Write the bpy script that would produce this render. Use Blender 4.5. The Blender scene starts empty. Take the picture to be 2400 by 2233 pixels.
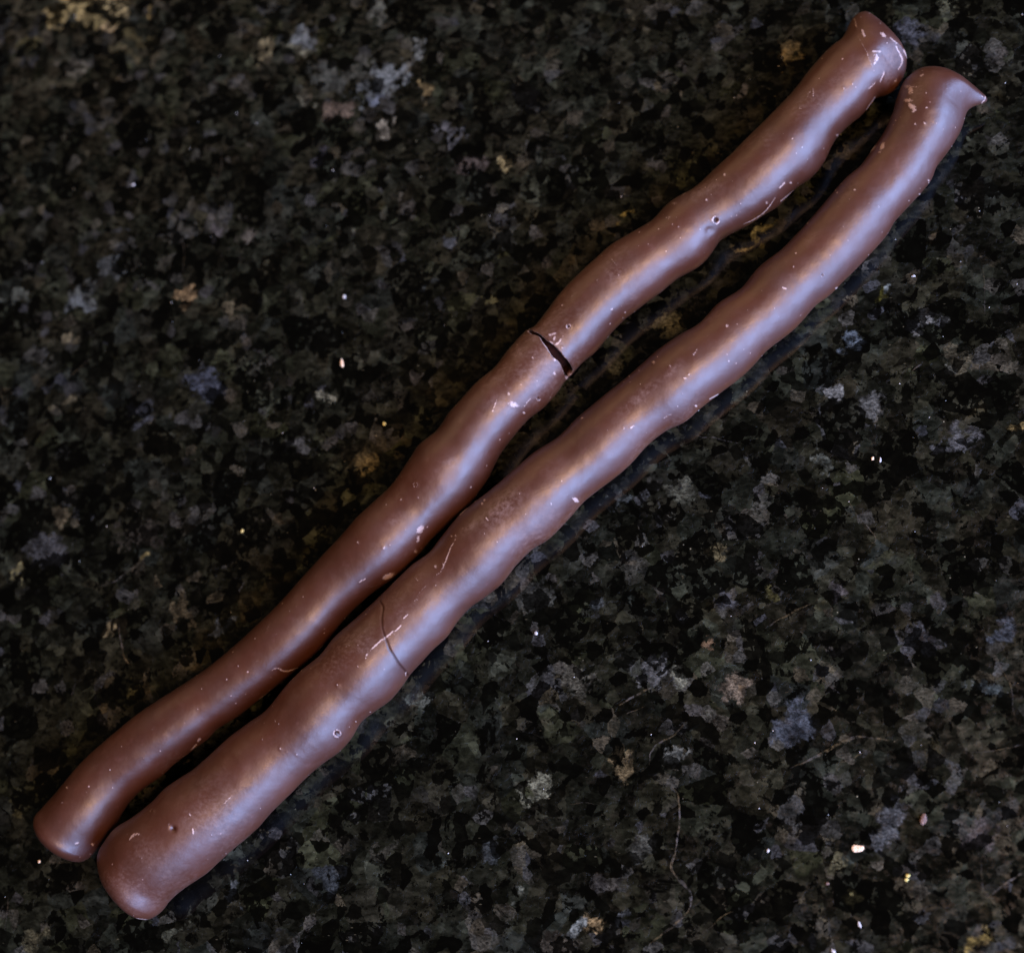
import bpy, math
import numpy as np
from mathutils import Vector, Matrix

C = bpy.context.scene.collection
scene = bpy.context.scene
R = math.radians

# ------------------------------------------------------------------ camera, world, lights
W_PX, H_PX = 2400.0, 2233.0
DIST, TILT, AZ, LENS = 0.385, R(20.0), R(-50.0), 57.0
PXM = 0.24 / W_PX                       # metres per photo pixel at the target
o2 = Vector((math.cos(AZ), math.sin(AZ), 0))
vdir = (o2 * math.sin(TILT) + Vector((0, 0, 1)) * math.cos(TILT)).normalized()
LENS = 36.0 * DIST / 0.24
rot = Vector((0, 0, 1)).rotation_difference(vdir).to_matrix()
cam_d = bpy.data.cameras.new('camera')
cam = bpy.data.objects.new('camera', cam_d); C.objects.link(cam)
cam.matrix_world = Matrix.Translation(vdir * DIST) @ rot.to_4x4()
cam_d.lens = LENS; cam_d.sensor_width = 36; cam_d.sensor_fit = 'HORIZONTAL'
cam_d.clip_start = 0.01; cam_d.clip_end = 50
cam_d.dof.use_dof = True; cam_d.dof.focus_distance = DIST - 0.018; cam_d.dof.aperture_fstop = 8.5
scene.camera = cam
CAMP = np.array(vdir * DIST); ROT = np.array(rot)
TANX = 0.12 / DIST

def ray(px):
    px = np.asarray(px, float)
    x = (px[..., 0] - W_PX / 2) / (W_PX / 2) * TANX
    y = -(px[..., 1] - H_PX / 2) / (W_PX / 2) * TANX
    d = np.stack([x, y, -np.ones_like(x)], -1) @ ROT.T
    return d / np.linalg.norm(d, axis=-1, keepdims=True)

def unproj(px, z=0.0):
    d = ray(px); z = np.asarray(z, float)
    t = (z - CAMP[2]) / d[..., 2]
    return CAMP + d * t[..., None]

def proj(P):
    q = (np.asarray(P) - CAMP) @ ROT
    return np.stack([q[..., 0] / -q[..., 2] / TANX * (W_PX / 2) + W_PX / 2,
                     -q[..., 1] / -q[..., 2] / TANX * (W_PX / 2) + H_PX / 2], -1)

scene.view_settings.view_transform = 'Standard'; scene.view_settings.look = 'None'
scene.view_settings.exposure = 0; scene.view_settings.gamma = 1
scene.render.engine = 'CYCLES'
world = bpy.data.worlds.new('World'); scene.world = world; world.use_nodes = True
bg = world.node_tree.nodes['Background']
bg.inputs['Color'].default_value = (0.95, 0.80, 0.68, 1); bg.inputs['Strength'].default_value = 0.07

def area(name, pos, target, sx, sy, power, col):
    l = bpy.data.lights.new(name, 'AREA'); l.shape = 'RECTANGLE'; l.size = sx; l.size_y = sy
    l.energy = power; l.color = col
    ob = bpy.data.objects.new(name, l); C.objects.link(ob)
    ob.location = pos
    ob.rotation_euler = (Vector(target) - Vector(pos)).to_track_quat('-Z', 'Y').to_euler()
    return ob

def sph(az, el, d):
    return Vector((math.cos(R(az)) * math.cos(R(el)), math.sin(R(az)) * math.cos(R(el)), math.sin(R(el)))) * d

area('window_light', sph(-22, 25, 1.05), (0, 0, 0), 1.85, 0.74, 76, (0.345, 0.51, 1.0))
def mirror_pos(px, d):
    p = unproj(np.array(px, float)); r = ray(np.array(px, float)).copy(); r[2] = -r[2]
    return Vector(p + r * d)
area('ceiling_light', sph(-30, 60, 0.9), (0, 0, 0), 0.36, 0.15, 8.0, (1.0, 0.56, 0.29))
area('room_fill', sph(105, 30, 1.4), (0, 0, 0), 1.4, 0.7, 4.0, (1.0, 0.60, 0.32))  # unseen warm fill, added to lighten the left flanks
area('far_ceiling_light', mirror_pos((290, -270), 1.6), (0, 0, 0), 0.14, 0.14, 1.0, (1.0, 0.72, 0.42))

# ------------------------------------------------------------------ helpers
def hash3(ix, iy, iz, seed):
    n = (ix * 73856093) ^ (iy * 19349663) ^ (iz * 83492791) ^ (seed * 2654435761 & 0x7fffffff)
    n = (n ^ (n >> 13)) * 1274126177 & 0x7fffffff
    n = (n ^ (n >> 16)) * 668265263 & 0x7fffffff
    return (n & 0xffff) / 65535.0

def vnoise(P, scale, seed=1):
    """value noise, -1..1"""
    q = np.asarray(P) * scale + 1000.0
    i = np.floor(q).astype(np.int64); f = q - i; f = f * f * (3 - 2 * f)
    r = 0
    for dx in (0, 1):
        for dy in (0, 1):
            for dz in (0, 1):
                w = (f[..., 0] if dx else 1 - f[..., 0]) * (f[..., 1] if dy else 1 - f[..., 1]) * (f[..., 2] if dz else 1 - f[..., 2])
                r = r + w * hash3(i[..., 0] + dx, i[..., 1] + dy, i[..., 2] + dz, seed)
    return r * 2 - 1

def fbm(P, scale, octv=3, seed=1):
    return sum(vnoise(P, scale * 2 ** k, seed + k) * 0.5 ** k for k in range(octv))

def mesh_obj(name, V, F, mat, parent=None, smooth=True, attrs=None):
    me = bpy.data.meshes.new(name)
    V = np.asarray(V, np.float32).reshape(-1, 3)
    F = [tuple(int(i) for i in f) for f in F] if not isinstance(F, np.ndarray) else F
    if isinstance(F, np.ndarray):
        me.vertices.add(len(V)); me.vertices.foreach_set('co', V.ravel())
        me.loops.add(F.size); me.loops.foreach_set('vertex_index', F.astype(np.int32).ravel())
        me.polygons.add(len(F)); me.polygons.foreach_set('loop_start', np.arange(0, F.size, F.shape[1], dtype=np.int32))
        me.polygons.foreach_set('loop_total', np.full(len(F), F.shape[1], np.int32))
        me.update(calc_edges=True)
    else:
        me.from_pydata(V.tolist(), [], F)
    me.polygons.foreach_set('use_smooth', [smooth] * len(me.polygons))
    for k, a in (attrs or {}).items():
        a = np.asarray(a, np.float32)
        if a.ndim == 1:
            at = me.attributes.new(k, 'FLOAT', 'POINT'); at.data.foreach_set('value', a)
        else:
            at = me.attributes.new(k, 'FLOAT_COLOR', 'POINT'); at.data.foreach_set('color', a.ravel())
    me.validate(); me.update()
    me.materials.append(mat)
    ob = bpy.data.objects.new(name, me); C.objects.link(ob)
    if parent: ob.parent = parent
    return ob

def spline(pts, step, closed=False):
    """Catmull-Rom resampled at about `step`"""
    p = np.asarray(pts, float); n = len(p); out = []
    rng = range(n) if closed else range(n - 1)
    for i in rng:
        if closed: a, b, c, d = p[(i - 1) % n], p[i], p[(i + 1) % n], p[(i + 2) % n]
        else:
            b, c = p[i], p[i + 1]
            a = p[i - 1] if i > 0 else 2 * b - c
            d = p[i + 2] if i + 2 < n else 2 * c - b
        m = max(2, int(np.linalg.norm(c - b) / step))
        t = (np.arange(m) / m)[:, None]
        out.append(0.5 * ((2 * b) + (-a + c) * t + (2 * a - 5 * b + 4 * c - d) * t ** 2 + (-a + 3 * b - 3 * c + d) * t ** 3))
    out = np.concatenate(out)
    if not closed: out = np.concatenate([out, p[-1:]])
    # even spacing
    q = np.concatenate([out, out[:1]]) if closed else out
    L = np.concatenate([[0], np.cumsum(np.linalg.norm(np.diff(q, axis=0), axis=1))])
    u = np.linspace(0, L[-1], int(L[-1] / step) + 1)
    if closed: u = u[:-1]
    return np.stack([np.interp(u, L, q[:, k]) for k in range(2)], -1)

def gauss(a, s):
    if s <= 0: return a
    r = int(3 * s) + 1; k = np.exp(-0.5 * (np.arange(-r, r + 1) / s) ** 2); k /= k.sum()
    p = np.pad(a, (r, r), mode='edge') if a.ndim == 1 else np.pad(a, ((r, r), (0, 0)), mode='edge')
    # linear extension at the ends instead of a flat one
    if a.ndim == 1: p = p[:, None]
    b = a if a.ndim > 1 else a[:, None]
    p[:r] = 2 * b[0] - b[1:r + 1][::-1]; p[-r:] = 2 * b[-1] - b[-r - 1:-1][::-1]
    o = np.stack([np.convolve(p[:, j], k, 'valid') for j in range(p.shape[1])], -1)
    return o if a.ndim > 1 else o[:, 0]

def cr(ox, oy, pts, s=3.303):
    """crop coordinates to photograph coordinates"""
    return [(ox + x / s, oy + y / s) for x, y in pts]

# ------------------------------------------------------------------ materials
def new_mat(name):
    m = bpy.data.materials.new(name); m.use_nodes = True
    nt = m.node_tree
    return m, nt, nt.nodes['Principled BSDF']

class NT:
    def __init__(s, nt): s.nt = nt
    def n(s, typ, **kw):
        nd = s.nt.nodes.new(typ)
        ins = kw.pop('ins', {})
        for k, v in kw.items(): setattr(nd, k, v)
        for k, v in ins.items():
            if hasattr(v, 'is_linked') or isinstance(v, bpy.types.NodeSocket): s.nt.links.new(v, nd.inputs[k])
            else: nd.inputs[k].default_value = v
        return nd
    def math(s, op, a, b=0.0, c=None, clamp=False):
        nd = s.n('ShaderNodeMath', operation=op, use_clamp=clamp)
        for i, v in enumerate((a, b, c)):
            if v is None: continue
            if isinstance(v, bpy.types.NodeSocket): s.nt.links.new(v, nd.inputs[i])
            else: nd.inputs[i].default_value = v
        return nd.outputs[0]
    def mr(s, v, a, b, c=0.0, d=1.0, smooth=True):
        nd = s.n('ShaderNodeMapRange', interpolation_type='SMOOTHSTEP' if smooth else 'LINEAR')
        s.nt.links.new(v, nd.inputs[0])
        for i, x in enumerate((a, b, c, d)): nd.inputs[i + 1].default_value = x
        return nd.outputs[0]
    def mix(s, f, a, b, typ='MIX'):
        nd = s.n('ShaderNodeMix', data_type='RGBA', blend_type=typ)
        for i, v in ((0, f), (6, a), (7, b)):
            if isinstance(v, bpy.types.NodeSocket): s.nt.links.new(v, nd.inputs[i])
            elif i == 0: nd.inputs[0].default_value = v
            else: nd.inputs[i].default_value = (*v, 1) if len(v) == 3 else v
        return nd.outputs[2]
    def noise(s, vec, scale, detail=3, rough=0.5, dist=0.0):
        return s.n('ShaderNodeTexNoise', ins={'Vector': vec, 'Scale': scale, 'Detail': detail, 'Roughness': rough, 'Distortion': dist})
    def vor(s, vec, scale, feature='F1', rnd=1.0):
        return s.n('ShaderNodeTexVoronoi', feature=feature, ins={'Vector': vec, 'Scale': scale, 'Randomness': rnd})
    def ramp(s, fac, stops, interp='LINEAR'):
        nd = s.n('ShaderNodeValToRGB'); s.nt.links.new(fac, nd.inputs[0])
        cr_ = nd.color_ramp; cr_.interpolation = interp
        while len(cr_.elements) < len(stops): cr_.elements.new(0.5)
        for e, (p, c) in zip(cr_.elements, stops): e.position = p; e.color = (*c, 1)
        return nd.outputs[0]
    def sep(s, c):
        nd = s.n('ShaderNodeSeparateColor'); s.nt.links.new(c, nd.inputs[0]); return nd.outputs
    def attr(s, name, out='Fac'):
        return s.n('ShaderNodeAttribute', attribute_name=name).outputs[out]

def granite_nodes(nt, bsdf, vein=False):
    g = NT(nt)
    P = g.n('ShaderNodeTexCoord').outputs['Object']
    wn = g.noise(P, 260, 2, 0.5).outputs['Color']
    w1 = g.n('ShaderNodeVectorMath', operation='MULTIPLY_ADD')
    nt.links.new(wn, w1.inputs[0]); w1.inputs[1].default_value = (0.0016,) * 3; nt.links.new(P, w1.inputs[2])
    Pw = w1.outputs[0]
    wn2 = g.noise(P, 1400, 2, 0.5).outputs['Color']
    w2 = g.n('ShaderNodeVectorMath', operation='MULTIPLY_ADD')
    nt.links.new(wn2, w2.inputs[0]); w2.inputs[1].default_value = (0.0007,) * 3; nt.links.new(Pw, w2.inputs[2])
    Pw2 = w2.outputs[0]
    big = g.sep(g.vor(Pw2, 150).outputs['Color'])
    med = g.sep(g.vor(Pw2, 340).outputs['Color'])
    sml = g.sep(g.vor(Pw2, 950).outputs['Color'])
    region = g.noise(P, 26, 2, 0.5).outputs['Fac']
    base = g.ramp(big[0], [(0.0, (0.0045, 0.0047, 0.0036)), (0.2, (0.0085, 0.0088, 0.0062)), (0.36, (0.0125, 0.0112, 0.0075)),
                           (0.52, (0.0100, 0.0112, 0.0092)), (0.68, (0.0150, 0.0128, 0.0088)), (0.8, (0.0135, 0.0152, 0.0145)),
                           (0.92, (0.0170, 0.0175, 0.0100)), (1.0, (0.0200, 0.0210, 0.0170))], 'LINEAR')
    mm = g.ramp(med[1], [(0, (0.2,) * 3), (0.45, (0.8,) * 3), (0.8, (1.25, 1.25, 1.25)), (1, (2.3, 2.3, 2.4))])
    ms = g.ramp(sml[2], [(0, (0.85,) * 3), (1, (1.12,) * 3)])
    col = g.mix(1.0, base, mm, 'MULTIPLY'); col = g.mix(1.0, col, ms, 'MULTIPLY')
    # cloudy milky growth inside crystals
    fib = g.n('ShaderNodeMapping'); nt.links.new(Pw, fib.inputs[0]); fib.inputs['Rotation'].default_value = (0, 0, 0.75); fib.inputs['Scale'].default_value = (1.0, 1.6, 1.0)
    cloud = g.noise(fib.outputs[0], 420, 4, 0.6).outputs['Fac']
    cl = g.mr(cloud, 0.33, 0.72, 0.45, 1.75)
    clc = g.n('ShaderNodeCombineColor'); [nt.links.new(cl, clc.inputs[i]) for i in range(3)]
    col = g.mix(1.0, col, clc.outputs[0], 'MULTIPLY')
    col = g.mix(1.0, col, (0.92, 1.0, 0.98), 'MULTIPLY')
    # pale feldspar
    pale = g.ramp(med[2], [(0, (0.045, 0.048, 0.058)), (0.35, (0.055, 0.055, 0.053)), (0.6, (0.05, 0.043, 0.03)), (0.8, (0.036, 0.04, 0.055)), (1, (0.07, 0.062, 0.045))])
    pn = g.math('ADD', med[0], g.math('MULTIPLY', g.math('SUBTRACT', region, 0.5), 0.35))
    pm = g.mr(pn, 0.90, 0.96)
    pbig = g.math('MULTIPLY', g.mr(big[1], 0.925, 0.93), g.mr(med[1], 0.25, 0.5))
    pm = g.math('MAXIMUM', g.math('MULTIPLY', pm, 0.75), g.math('MULTIPLY', pbig, 0.7))
    # placed grains of this slab, with warm corner glow painted in among them
    if not vein:
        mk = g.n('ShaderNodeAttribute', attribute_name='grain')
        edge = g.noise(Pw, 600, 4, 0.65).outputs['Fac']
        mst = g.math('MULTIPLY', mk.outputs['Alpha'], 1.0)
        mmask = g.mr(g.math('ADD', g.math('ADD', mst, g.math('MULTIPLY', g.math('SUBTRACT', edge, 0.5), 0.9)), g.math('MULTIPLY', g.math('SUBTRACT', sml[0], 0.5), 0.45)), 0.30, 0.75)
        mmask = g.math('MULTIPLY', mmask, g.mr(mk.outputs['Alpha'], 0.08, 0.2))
    pcl = g.math('MULTIPLY', g.mr(g.noise(fib.outputs[0], 1250, 4, 0.7).outputs['Fac'], 0.36, 0.7, 0.3, 1.5), g.mr(g.noise(Pw, 300, 3, 0.6).outputs['Fac'], 0.32, 0.66, 0.25, 1.6))
    pc = g.n('ShaderNodeCombineColor'); [nt.links.new(pcl, pc.inputs[i]) for i in range(3)]
    col = g.mix(pm, col, g.mix(1.0, pale, pc.outputs[0], 'MULTIPLY'))
    if not vein:
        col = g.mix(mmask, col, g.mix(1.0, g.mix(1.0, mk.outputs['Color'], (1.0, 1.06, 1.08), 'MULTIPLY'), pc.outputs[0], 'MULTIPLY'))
    # black mica pools with ragged rims
    bn = g.noise(P, 210, 5, 0.68, 0.4).outputs['Fac']
    bl = g.mr(bn, 0.575, 0.60)
    bn3 = g.noise(P, 95, 5, 0.62, 0.5).outputs['Fac']
    bl = g.math('MAXIMUM', bl, g.mr(bn3, 0.60, 0.63))
    bn2 = g.noise(P, 640, 3, 0.6).outputs['Fac']
    bl2 = g.mr(bn2, 0.60, 0.66)
    bl = g.math('MAXIMUM', bl, g.math('MULTIPLY', bl2, 0.85))
    if not vein:
        bl = g.math('MULTIPLY', bl, g.math('SUBTRACT', 1.0, g.math('MULTIPLY', mmask, 0.7)))
    cb = g.math('MAXIMUM', g.math('MULTIPLY', g.mr(med[0], 0.17, 0.15), 0.95), g.math('MULTIPLY', g.mr(big[2], 0.14, 0.13), g.mr(sml[0], 0.2, 0.3)))
    bl = g.math('MAXIMUM', bl, cb)
    col = g.mix(g.math('MULTIPLY', bl, 0.93), col, (0.0006, 0.0006, 0.0006))
    # ochre staining
    oc = g.mr(g.noise(P, 120, 4, 0.6).outputs['Fac'], 0.62, 0.75, 0, 0.5)
    col = g.mix(oc, col, g.mix(1.0, col, (1.7, 1.25, 0.65), 'MULTIPLY'))
    # glints of quartz, painted as bright dots in the base colour
    vg = g.vor(P, 620); gr = g.sep(vg.outputs['Color'])
    gl = g.math('MULTIPLY', g.mr(vg.outputs['Distance'], 0.05, 0.13, 1, 0), g.mr(gr[0], 0.975, 0.985))
    gl = g.math('MULTIPLY', gl, g.mr(gr[1], 0.0, 1.0, 0.25, 1.0))
    # fine needle glints, likewise painted into the colour
    nm = g.n('ShaderNodeMapping'); nt.links.new(P, nm.inputs[0]); nm.inputs['Rotation'].default_value = (0, 0, -0.6); nm.inputs['Scale'].default_value = (1, 3.2, 1)
    vn = g.vor(nm.outputs[0], 520); ng = g.sep(vn.outputs['Color'])
    nl = g.math('MULTIPLY', g.mr(vn.outputs['Distance'], 0.1, 0.22, 1, 0), g.mr(ng[0], 0.94, 0.955))
    nl = g.math('MULTIPLY', nl, g.mr(g.noise(P, 60, 3).outputs['Fac'], 0.5, 0.62))
    col = g.mix(g.math('MULTIPLY', nl, 0.35), col, (0.22, 0.2, 0.15))
    col = g.mix(g.math('MULTIPLY', gl, 0.6), col, (0.5, 0.47, 0.4))
    # flakes under the polish: specular strength differs by grain
    spec = g.math('MULTIPLY', g.mr(cloud, 0.4, 0.75, 0.05, 1.0), g.math('SUBTRACT', 1.0, bl))
    spec = g.math('MULTIPLY', spec, g.mr(sml[0], 0.25, 0.95, 0.1, 1.0))
    col = g.mix(1.0, col, (0.70, 0.69, 0.52), 'MULTIPLY')
    nt.links.new(col, bsdf.inputs['Base Color'])
    nt.links.new(g.math('MULTIPLY', spec, 0.35), bsdf.inputs['Specular IOR Level'])
    bsdf.inputs['Roughness'].default_value = 0.36
    bsdf.inputs['Coat Weight'].default_value = 0.42; bsdf.inputs['Coat Roughness'].default_value = 0.035; bsdf.inputs['Coat IOR'].default_value = 1.5
    nv = g.n('ShaderNodeBump', ins={'Strength': 0.5, 'Distance': 0.0003}); nt.links.new(sml[1], nv.inputs['Height'])
    nt.links.new(nv.outputs[0], bsdf.inputs['Normal'])
    return g, col, P

M_granite, nt, b = new_mat('polished_granite'); granite_nodes(nt, b)
M_vein, nt, b = new_mat('granite_vein')
g, gcol, P = granite_nodes(nt, b, True)
vm = g.mr(g.noise(P, 900, 4, 0.7).outputs['Fac'], 0.38, 0.62, 0.0, 1.0)
va = g.attr('strength')
vc = g.mix(g.mr(g.noise(P, 200, 2).outputs['Fac'], 0.4, 0.6), (0.10, 0.075, 0.035), (0.09, 0.085, 0.075))
fc = g.mix(g.math('MULTIPLY', vm, va), gcol, vc)
nt.links.new(fc, b.inputs['Base Color'])

def choc_nodes(nt, b):
    g = NT(nt)
    P = g.n('ShaderNodeTexCoord').outputs['Object']
    n1 = g.noise(P, 70, 4, 0.55).outputs['Fac']
    col = g.mix(g.mr(n1, 0.3, 0.7), (0.043, 0.0120, 0.0046), (0.060, 0.0175, 0.0070))
    n2 = g.noise(P, 520, 4, 0.6).outputs['Fac']
    col = g.mix(g.mr(n2, 0.55, 0.75, 0, 0.35), col, (0.09, 0.034, 0.024))
    # tiny scattered fat-bloom specks
    vs = g.vor(P, 420); sr = g.sep(vs.outputs['Color'])
    sp = g.math('MULTIPLY', g.mr(vs.outputs['Distance'], 0.05, 0.12, 1, 0), g.mr(sr[0], 0.93, 0.95))
    sp = g.math('MULTIPLY', sp, g.mr(sr[1], 0, 1, 0.15, 0.8))
    col = g.mix(sp, col, (0.38, 0.24, 0.2))
    wear = g.attr('wear'); rust = g.attr('rust'); bloom = g.attr('bloom')
    brk = g.noise(P, 2600, 4, 0.75).outputs['Fac']
    wm = g.mr(g.math('ADD', wear, g.math('MULTIPLY', g.math('SUBTRACT', brk, 0.5), 1.5)), 0.35, 0.75)
    wm = g.math('MULTIPLY', wm, g.mr(wear, 0.03, 0.15))
    haze = g.math('MULTIPLY', bloom, g.mr(g.noise(P, 900, 5, 0.75).outputs['Fac'], 0.35, 0.7))
    sm = g.n('ShaderNodeMapping'); nt.links.new(P, sm.inputs[0]); sm.inputs['Rotation'].default_value = (0, 0, 0.5); sm.inputs['Scale'].default_value = (1, 1.4, 1)
    smear = g.math('MULTIPLY', g.mr(g.noise(P, 38, 3, 0.6).outputs['Fac'], 0.5, 0.68), g.mr(g.noise(sm.outputs[0], 1000, 4, 0.7).outputs['Fac'], 0.4, 0.72))
    haze = g.math('MAXIMUM', haze, g.math('MULTIPLY', smear, 0.38))
    col = g.mix(g.math('MULTIPLY', haze, 0.72), col, (0.24, 0.15, 0.115))
    col = g.mix(g.math('MULTIPLY', wm, 0.85), col, (0.40, 0.285, 0.24))
    col = g.mix(rust, col, (0.012, 0.003, 0.002))  # crack colour, and painted shade of the bubble holes and pits
    nt.links.new(col, b.inputs['Base Color'])
    ro = g.math('ADD', g.mr(g.noise(P, 150, 5, 0.65).outputs['Fac'], 0.3, 0.7, 0.40, 0.52), g.math('MULTIPLY', haze, 0.12))
    ro = g.math('ADD', ro, g.math('MULTIPLY', wm, -0.08))
    nt.links.new(ro, b.inputs['Roughness'])
    sl = g.math('SUBTRACT', 0.66, g.math('MULTIPLY', rust, 0.6)); nt.links.new(sl, b.inputs['Specular IOR Level'])
    b.inputs['Subsurface Weight'].default_value = 0.0
    hb = g.noise(P, 1500, 3, 0.6).outputs['Fac']
    bp = g.n('ShaderNodeBump', ins={'Strength': 0.12, 'Distance': 0.0003}); nt.links.new(g.math('ADD', hb, g.math('MULTIPLY', wm, 0.6)), bp.inputs['Height'])
    nt.links.new(bp.outputs[0], b.inputs['Normal'])
M_choc, nt, b = new_mat('chocolate'); choc_nodes(nt, b)

def simple_mat(name, c1, c2, rough, scale=900, spec=0.5):
    m, nt, b = new_mat(name); g = NT(nt)
    P = g.n('ShaderNodeTexCoord').outputs['Object']
    f = g.mr(g.noise(P, scale, 4, 0.65).outputs['Fac'], 0.35, 0.65)
    nt.links.new(g.mix(f, c1, c2), b.inputs['Base Color'])
    b.inputs['Roughness'].default_value = rough; b.inputs['Specular IOR Level'].default_value = spec
    bp = g.n('ShaderNodeBump', ins={'Strength': 0.6, 'Distance': 0.0002}); nt.links.new(f, bp.inputs['Height']); nt.links.new(bp.outputs[0], b.inputs['Normal'])
    return m
M_fill = simple_mat('dark_filling', (0.010, 0.003, 0.002), (0.018, 0.005, 0.003), 0.85, 900, 0.08)
M_flake = simple_mat('pale_bloom_flake', (0.62, 0.45, 0.33), (0.78, 0.64, 0.5), 0.45)
M_peach = simple_mat('peach_crumb', (0.78, 0.5, 0.28), (0.9, 0.7, 0.46), 0.6, 2500)
M_white = simple_mat('white_crumb', (0.42, 0.40, 0.36), (0.6, 0.57, 0.52), 0.5, 2500)
M_yellow = simple_mat('yellow_crumb', (0.62, 0.5, 0.1), (0.75, 0.66, 0.3), 0.45, 2500)
M_brown = simple_mat('brown_crumb', (0.08, 0.04, 0.025), (0.2, 0.12, 0.08), 0.5, 2500)

# ------------------------------------------------------------------ countertop
xs = np.concatenate([np.linspace(-0.75, -0.17, 12, endpoint=False), np.arange(-0.17, 0.1551, 0.0005), np.linspace(0.16, 0.6, 10)])
ys = np.concatenate([np.linspace(-0.5, -0.15, 10, endpoint=False), np.arange(-0.15, 0.1701, 0.0005), np.linspace(0.175, 0.8, 12)])
X, Y = np.meshgrid(xs, ys, indexing='ij')
TOP = np.stack([X, Y, np.zeros_like(X)], -1)
tp = proj(TOP)
gc = np.zeros(X.shape + (4,)); gc[..., 3] = 0
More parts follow.
